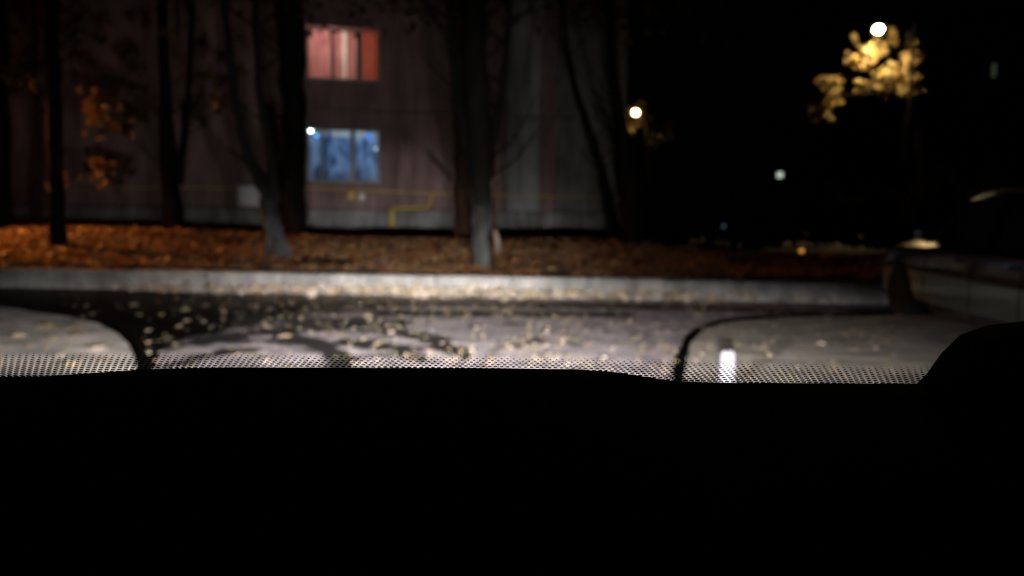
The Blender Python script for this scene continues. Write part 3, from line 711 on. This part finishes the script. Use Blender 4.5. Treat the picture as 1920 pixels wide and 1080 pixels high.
for px, top, Y, wd, lab in ((1245,330,24,110,'dark shrub directly right of the upright black trunk'), (1330,345,26,130,'dark shrub left of the small white lamp'),
    (1420,350,23,120,'dark shrub under the small white lamp'), (1530,335,25,130,'dark shrub whose top leaves catch the street lamp light'), (1640,350,24,140,'dark shrub below the larger street lamp'),
    (1750,320,26,150,'dark shrub behind the bonnet of the parked car'), (1860,330,24,150,'dark shrub at the right edge behind the parked car')):
    shrub(px, top, Y, wd, lab)

# far building with a few lit windows
fb = at_y(1640, 380, 75.0); far = empty('distant_building', (fb.x, 75, 0)); tag(far, 'unlit distant block on the right with a few tiny lit windows', 'building')
b = MB(); b.box(-26, 30, 0, 12, -.1, 19); b.build('wall', M['distant'], far)
b = MB(); b.box(-26.3, 30.3, -.4, 12.4, 19, 19.4); b.build('roof', M['distant'], far)
for px, py, ww, hh, c_, s in ((1462,328,.55,.5,(.75,.85,.72),.8), (1877,335,.3,.9,(.08,.12,.35),.35), (1863,132,.4,1.2,(.1,.14,.09),.25), (1092,50,.3,.3,(.1,.14,.13),.3)):
    p = at_y(px, py, 75.0); x, z = p.x-fb.x, p.z
    if x < -25.5: continue
    f_ = MB(); f_.box(x-ww/2-.1, x+ww/2+.1, -.08, -.002, z-hh/2-.1, z-hh/2); f_.box(x-ww/2-.1, x+ww/2+.1, -.08, -.002, z+hh/2, z+hh/2+.1)
    f_.box(x-ww/2-.1, x-ww/2, -.08, -.002, z-hh/2, z+hh/2); f_.box(x+ww/2, x+ww/2+.1, -.08, -.002, z-hh/2, z+hh/2)
    wo = f_.build('window', M['distant'], far)
    pm = MB(); pm.box(x-ww/2, x+ww/2, -.04, -.003, z-hh/2, z+hh/2); pm.build('pane', emis('far_window_glow', c_, s), wo)

# low reflector posts, lens glow added, and the orange board between shrubs and kerb
def marker(px, py, Y, r, c_, s, lab):
    p = at_y(px, py, Y); gz = lawn_h(p.x, Y) if KY < Y < 22 else 0; root = empty('reflector_post', (p.x, Y, gz)); h = p.z-gz
    b = MB(); b.tube([(0,0,-.05),(0,0,h-r)], [.03,.03], 8); b.build('post', M['black'], root)
    b = MB(); b.sphere((0,0,h), r, 1, 12, 8); b.build('lens', emis('added_reflector_glow', c_, s), root, smooth=True)
    b = MB(); b.tube([(0,0,h+r*.8),(0,0,h+r*1.25)], [r*.8, r*.5], 8); b.build('cap', M['black'], root)
    tag(root, lab, 'marker light')
marker(1503, 470, 13.0, .04, (.7,.34,.05), .9, 'amber round reflector with added glow low on the lawn')
marker(1357, 424, 20.0, .05, (.2,.25,.45), .2, 'faint bluish reflector with added glow left of the amber one')
p = at_y(1562, 482, 12.6); ob = empty('barrier_board', (p.x, 12.6, lawn_h(p.x, 12.6)))
hz = p.z-ob.location.z
b = MB(); b.bbox(-.17, .17, -.015, .015, hz-.055, hz+.055, .005); b.build('board', M['orange'], ob)
for s in (-.12, .12): b = MB(); b.box(s-.02, s+.02, .016, .05, -.05, hz+.03); b.build('post', M['black'], ob)
tag(ob, 'low dull orange board on two short posts near the parked car', 'barrier')

# ------------------------------------------------------------------ parked car (nose to the kerb)
def parked_car():
    X0, X1, YN, YT = 4.48, 6.18, 10.12, 5.75
    root = empty('parked_car', ((X0+X1)/2, (YN+YT)/2, 0)); off = Vector(((X0+X1)/2, (YN+YT)/2, 0))
    L = YN-YT; hw = (X1-X0)/2
    # cross sections along the length: t from tail (0) to nose (1): half width, belt height, low height, top height
    secs = [(0,.70,.62,.34,.66),(.03,.78,.78,.24,.86),(.10,.82,.86,.20,.93),(.2,.85,.88,.20,.94),(.4,.85,.88,.19,.92),(.6,.85,.87,.19,.91),(.70,.85,.83,.19,.92),(.80,.84,.82,.2,.915),(.90,.82,.81,.21,.905),(.96,.77,.72,.23,.82),(1.0,.64,.56,.32,.60)]
    b = MB(); NS = 14
    for t, wd, belt, low, top in secs:
        y = -L/2+t*L
        prof = [(-wd*.80,low),(-wd*.96,low+.05),(-wd,low+.16),(-wd*1.0,(low+belt)/2+.05),(-wd*.985,belt-.08),(-wd*.95,belt-.02),(-wd*.91,belt+.0),(-wd*.82,belt+.024),(-wd*.72,belt+.052),(-wd*.62,belt+.072),(-wd*.35,top-.01),
                (wd*.35,top-.01),(wd*.62,belt+.072),(wd*.72,belt+.052),(wd*.82,belt+.024),(wd*.91,belt+.0),(wd*.95,belt-.02),(wd*.985,belt-.08),(wd*1.0,(low+belt)/2+.05),(wd,low+.16),(wd*.96,low+.05),(wd*.80,low)]
        NS = len(prof)
        for x, z in prof: b.v.append((x, y, z))
    for i in range(len(secs)-1):
        for k in range(NS):
            a = i*NS+k; c_ = i*NS+(k+1) % NS; b.f.append((a, c_, c_+NS, a+NS))
    b.f.append(tuple(range(NS))); b.f.append(tuple((len(secs)-1)*NS+k for k in range(NS))[::-1])
    body = b.build('body', M['carpaint'], root, smooth=True)
    sm = body.modifiers.new('sub', 'SUBSURF'); sm.levels = 2; sm.render_levels = 2
    # wheel arches cut
    cut = MB(); WY = (.795, .185)
    for t in WY:
        y = -L/2+t*L; cut.tube([(-1.2, y, .33), (1.2, y, .33)], [.385, .385], 24)
    co = cut.build('arch_cutter', M['black'])
    bm_ = body.modifiers.new('arches', 'BOOLEAN'); bm_.object = co; bm_.operation = 'DIFFERENCE'; bm_.solver = 'EXACT'
    dg = bpy.context.evaluated_depsgraph_get(); dg.update()
    me = bpy.data.meshes.new_from_object(body.evaluated_get(dg)); body.modifiers.clear(); body.data = me; bpy.data.objects.remove(co)
    # greenhouse
    gs = [(.08,.70,.93,.935),(.20,.66,1.30,.92),(.30,.62,1.44,.92),(.50,.62,1.46,.92),(.58,.64,1.40,.92),(.74,.72,.92,.91)]
    b = MB()
    for t, wd, top, bot in gs:
        y = -L/2+t*L
        for x, z in ((-.74,bot-.03),(-wd,top-.05),(-wd*.85,top),(wd*.85,top),(wd,top-.05),(.74,bot-.03)): b.v.append((x, y, max(z, bot-.03)))
    for i in range(len(gs)-1):
        for k in range(5): a = i*6+k; b.f.append((a, a+1, a+7, a+6))
    b.build('windows', M['carglass'], root)
    b = MB(); b.v = []; 
    for t, wd, top, bot in gs[2:5]:
        y = -L/2+t*L
        for x, z in ((-wd*.9,top-.01),(-wd*.8,top+.02),(wd*.8,top+.02),(wd*.9,top-.01)): b.v.append((x, y, z))
    for i in range(2):
        for k in range(3): a = i*4+k; b.f.append((a, a+1, a+5, a+4))
    b.build('roof', M['carglass'], root, smooth=True)
    for s in (-1, 1):
        for t, w_ in ((.20,.05),(.44,.06),(.58,.05)):
            y0 = -L/2+t*L; y1 = y0+(.35 if t == .58 else (-.35 if t == .20 else 0))
            zt_ = 1.30 if t == .2 else 1.40
            b = MB(); b.tube([(s*.645, y0, zt_), (s*.765, y1, .9)], [w_*.6, w_*.6], 6); b.build('pillar', M['carglass'], root)
        for t in WY:
            y = -L/2+t*L; x = s*(hw-.10)
            b = MB(); b.tube([(x-.1,y,.315),(x-.085,y,.315),(x+.085,y,.315),(x+.1,y,.315)], [.27,.315,.315,.27], 28); wo = b.build('wheel', M['tyre'], root, smooth=True)
            b = MB(); xx = x+s*.102; b.tube([(xx-s*.02,y,.315),(xx,y,.315)], [.2,.185], 20); rm = b.build('rim', M['rim'], wo)
        b = MB(); b.bbox(s*.86-.09, s*.86+.09, -L/2+.655*L, -L/2+.69*L, .93, 1.04, .02); b.build('side_mirror', M['carpaint'], root)
        for t0 in (.3, .5): b = MB(); b.bbox(s*.858-.012, s*.858+.012, -L/2+t0*L, -L/2+(t0+.03)*L, .74, .765, .004); b.build('door_handle', M['black'], root)
        b = MB(); b.bbox(s*.56-.14, s*.56+.14, L/2-.14, L/2-.07, .58, .70, .02); b.build('headlight', M['carglass'], root)
        b = MB(); b.bbox(s*.60-.12, s*.60+.12, -L/2-.01, -L/2+.06, .62, .74, .02); b.build('tail_light', mat('red_lens', (.2,.01,.01), None, 9, .2), root)
        # door shut lines
        for t0 in (.29, .47, .67):
            b = MB(); b.box(s*.853-.003, s*.853+.003, -L/2+t0*L-.004, -L/2+t0*L+.004, .27, .84); b.build('door_seam', M['black'], root)
    for y0 in (L/2-.04, -L/2-.02):
        b = MB(); b.bbox(-.72, .72, y0-.05, y0+.06, .30, .44, .03); b.build('bumper', M['black'], root)
    tag(root, 'dark parked car at the right edge with a lamp glint on its bonnet', 'car')
    root.location = off
parked_car()

# small white paper bag standing on the slab
p = on_z(1362, 722, .03); pp = MB(); NB = 12
for j in range(7):
    for i in range(NB):
        a = 2*math.pi*i/NB; r = .052*(1-.10*j/6); cx_ = math.copysign(abs(math.cos(a))**.5, math.cos(a))*r; cy_ = math.copysign(abs(math.sin(a))**.5, math.sin(a))*r*.6
        k_ = .010*mnoise.noise(Vector((i*.9, j*.8, 3))); pp.v.append((cx_+k_, cy_+k_, .235*j/6+(.012*mnoise.noise(Vector((i*.7, 9, 1))) if j == 6 else 0)))
for j in range(6):
    for i in range(NB): pp.f.append((j*NB+i, j*NB+(i+1) % NB, (j+1)*NB+(i+1) % NB, (j+1)*NB+i))
pp.f.append(tuple(range(NB)))
o = pp.build('paper_bag', M['paper'], loc=(p.x, p.y, .03)); tag(o, 'small crumpled white paper bag standing upright on the right slab', 'paper bag')

# ------------------------------------------------------------------ own car: dashboard, windscreen with dotted enamel band, bonnet, headlamps
car = empty('car', (-.06, 0, 0)); tag(car, 'unlit car the photo is taken from, with black dashboard and dotted windscreen band', 'car')
CX = -.06
KC = .20; RAKE = math.tan(R(34))
Y0, Z0 = .46, CAMZ-(672-370)/F*.46
def glass_pt(x, v):
    """x across, v metres down the glass from the top row of dots"""
    c_ = math.cos(math.atan(RAKE)); y = Y0+v*c_-KC*(x*x); return Vector((x, y, Z0-v*c_*RAKE))
b = MB(); nx = 40
rows = [-.55,-.4,-.25,-.12,-.04,0,.04,.09]
for v in rows:
    for i in range(nx+1): b.v.append(tuple(glass_pt(-.72+1.44*i/nx, v)+Vector((0,.0015,0))))
b.f = [(j*(nx+1)+i, j*(nx+1)+i+1, (j+1)*(nx+1)+i+1, (j+1)*(nx+1)+i) for j in range(len(rows)-1) for i in range(nx)]
ws = b.build('windscreen', M['windshield'], car, smooth=True)
b = MB(); PIT = .0036; RV = .0031
for j in range(12):
    r = (.0004, .0007, .0009, .00105, .00117, .00126, .00134, .00142, .0015, .00158, .00168, .0018)[j]
    for i in range(-185, 186):
        x = (i+(.5 if j % 2 else 0))*PIT; c_ = glass_pt(x, j*RV)
        n0 = len(b.v); dn = glass_pt(x, j*RV+.001)-c_; dn.normalize(); ac = (glass_pt(x+.001, j*RV)-glass_pt(x-.001, j*RV)).normalized()
        for k in range(8):
            a = k*math.pi/4; b.v.append(tuple(c_+ac*r*math.cos(a)+dn*r*math.sin(a)))
        b.f.append(tuple(range(n0, n0+8)))
tag(b.build('dotted_enamel', M['frit'], ws), kind='stuff')
b = MB()
for v in (11.4*RV, .09):
    for i in range(nx+1): b.v.append(tuple(glass_pt(-.72+1.44*i/nx, v)))
b.f = [(i, i+1, nx+2+i, nx+1+i) for i in range(nx)]
b.build('solid_enamel', M['frit'], ws)
# dashboard: far edge profile, top, fascia
prof = [(-700,760),(-300,740),(-60,716),(0,711),(60,707),(150,701),(230,695),(300,691),(420,689),(600,689),(900,690),(1080,692),(1150,697),(1210,706),(1260,714),(1330,717),(1420,718),(1600,719),(1720,719),(1738,700),(1765,662),(1800,628),(1850,610),(1920,602),(2100,596),(2600,610)]
b = MB()
for a, c_ in prof:
    p = at_y(a, c_, .445); p = CP + (p-CP)*((.447-KC*(p.x**2)*.95)/.445)
    b.v += [tuple(p+Vector((0,.012,-.03))), tuple(p), tuple(p+Vector((0,-.03,.0005))), (p.x, p.y-.17, p.z-.012), (p.x, p.y-.27, p.z-.05), (p.x, p.y-.30, p.z-.30)]
for i in range(len(prof)-1):
    for k in range(5): q = i*6+k; b.f.append((q, q+1, q+7, q+6))
b.build('dashboard', M['black'], car, smooth=True)
# bonnet
b = MB()
for j, (y, z) in enumerate(((.62,.99),(.95,.985),(1.3,.95),(1.6,.88),(1.72,.80))):
    for i in range(13):
        x = -.72+1.44*i/12; b.v.append((x, y, z-.10*(x/.72)**4+.01*math.cos(x*4)))
b.f = [(j*13+i, j*13+i+1, j*13+i+14, j*13+i+13) for j in range(4) for i in range(12)]
b.build('bonnet', M['black'], car, smooth=True)
b = MB(); b.box(-.72, .72, 1.60, 1.66, .25, .79); b.build('front_panel', M['black'], car)
for s in (-1, 1):
    b = MB(); b.tube([(s*.78, .55, 1.02), (s*.70, .1, 1.45), (s*.6, -.3, 1.62)], [.035,.035,.035], 8); b.build('a_pillar', M['black'], car)
    hx = s*.6
    b = MB(); b.tube([(hx, 1.66, .70), (hx, 1.70, .70), (hx, 1.72, .70)], [.07,.09,.092], 16); hl = b.build('headlight', M['rim'], car)
    b = MB(); b.tube([(hx, 1.722, .70), (hx, 1.727, .70)], [.088,.08], 16); b.build('lens', emis('headlight_glow', (1,.95,.9), 3), hl)
    src = Vector((CX+hx, 1.78, .70))
    yaw = R(-4.5)
    def aim(deg_down, deg_right): return src + Vector((math.sin(R(deg_right)), math.cos(R(deg_right)), -math.tan(R(deg_down))))*10
    spot('headlight_beam', src, aim(4.0, -7.0), HEAD_W, R(30), 1.0, (1,.93,.92), .72, .05)
    spot('headlight_fan', src, aim(11.5, -9.0), HEAD_NEAR, R(112), 1.0, (1,.91,.92), .115, .05)
    spot('headlight_spill', src, aim(-1.8, -10.0), HEAD_SPILL, R(70), 1.0, (1,.93,.92), .52, .05)
for o in list(car.children):
    if o.name.startswith(('windscreen', 'dashboard')): o.location.x = -CX      # surveyed in world space, the empty stands at the car's middle
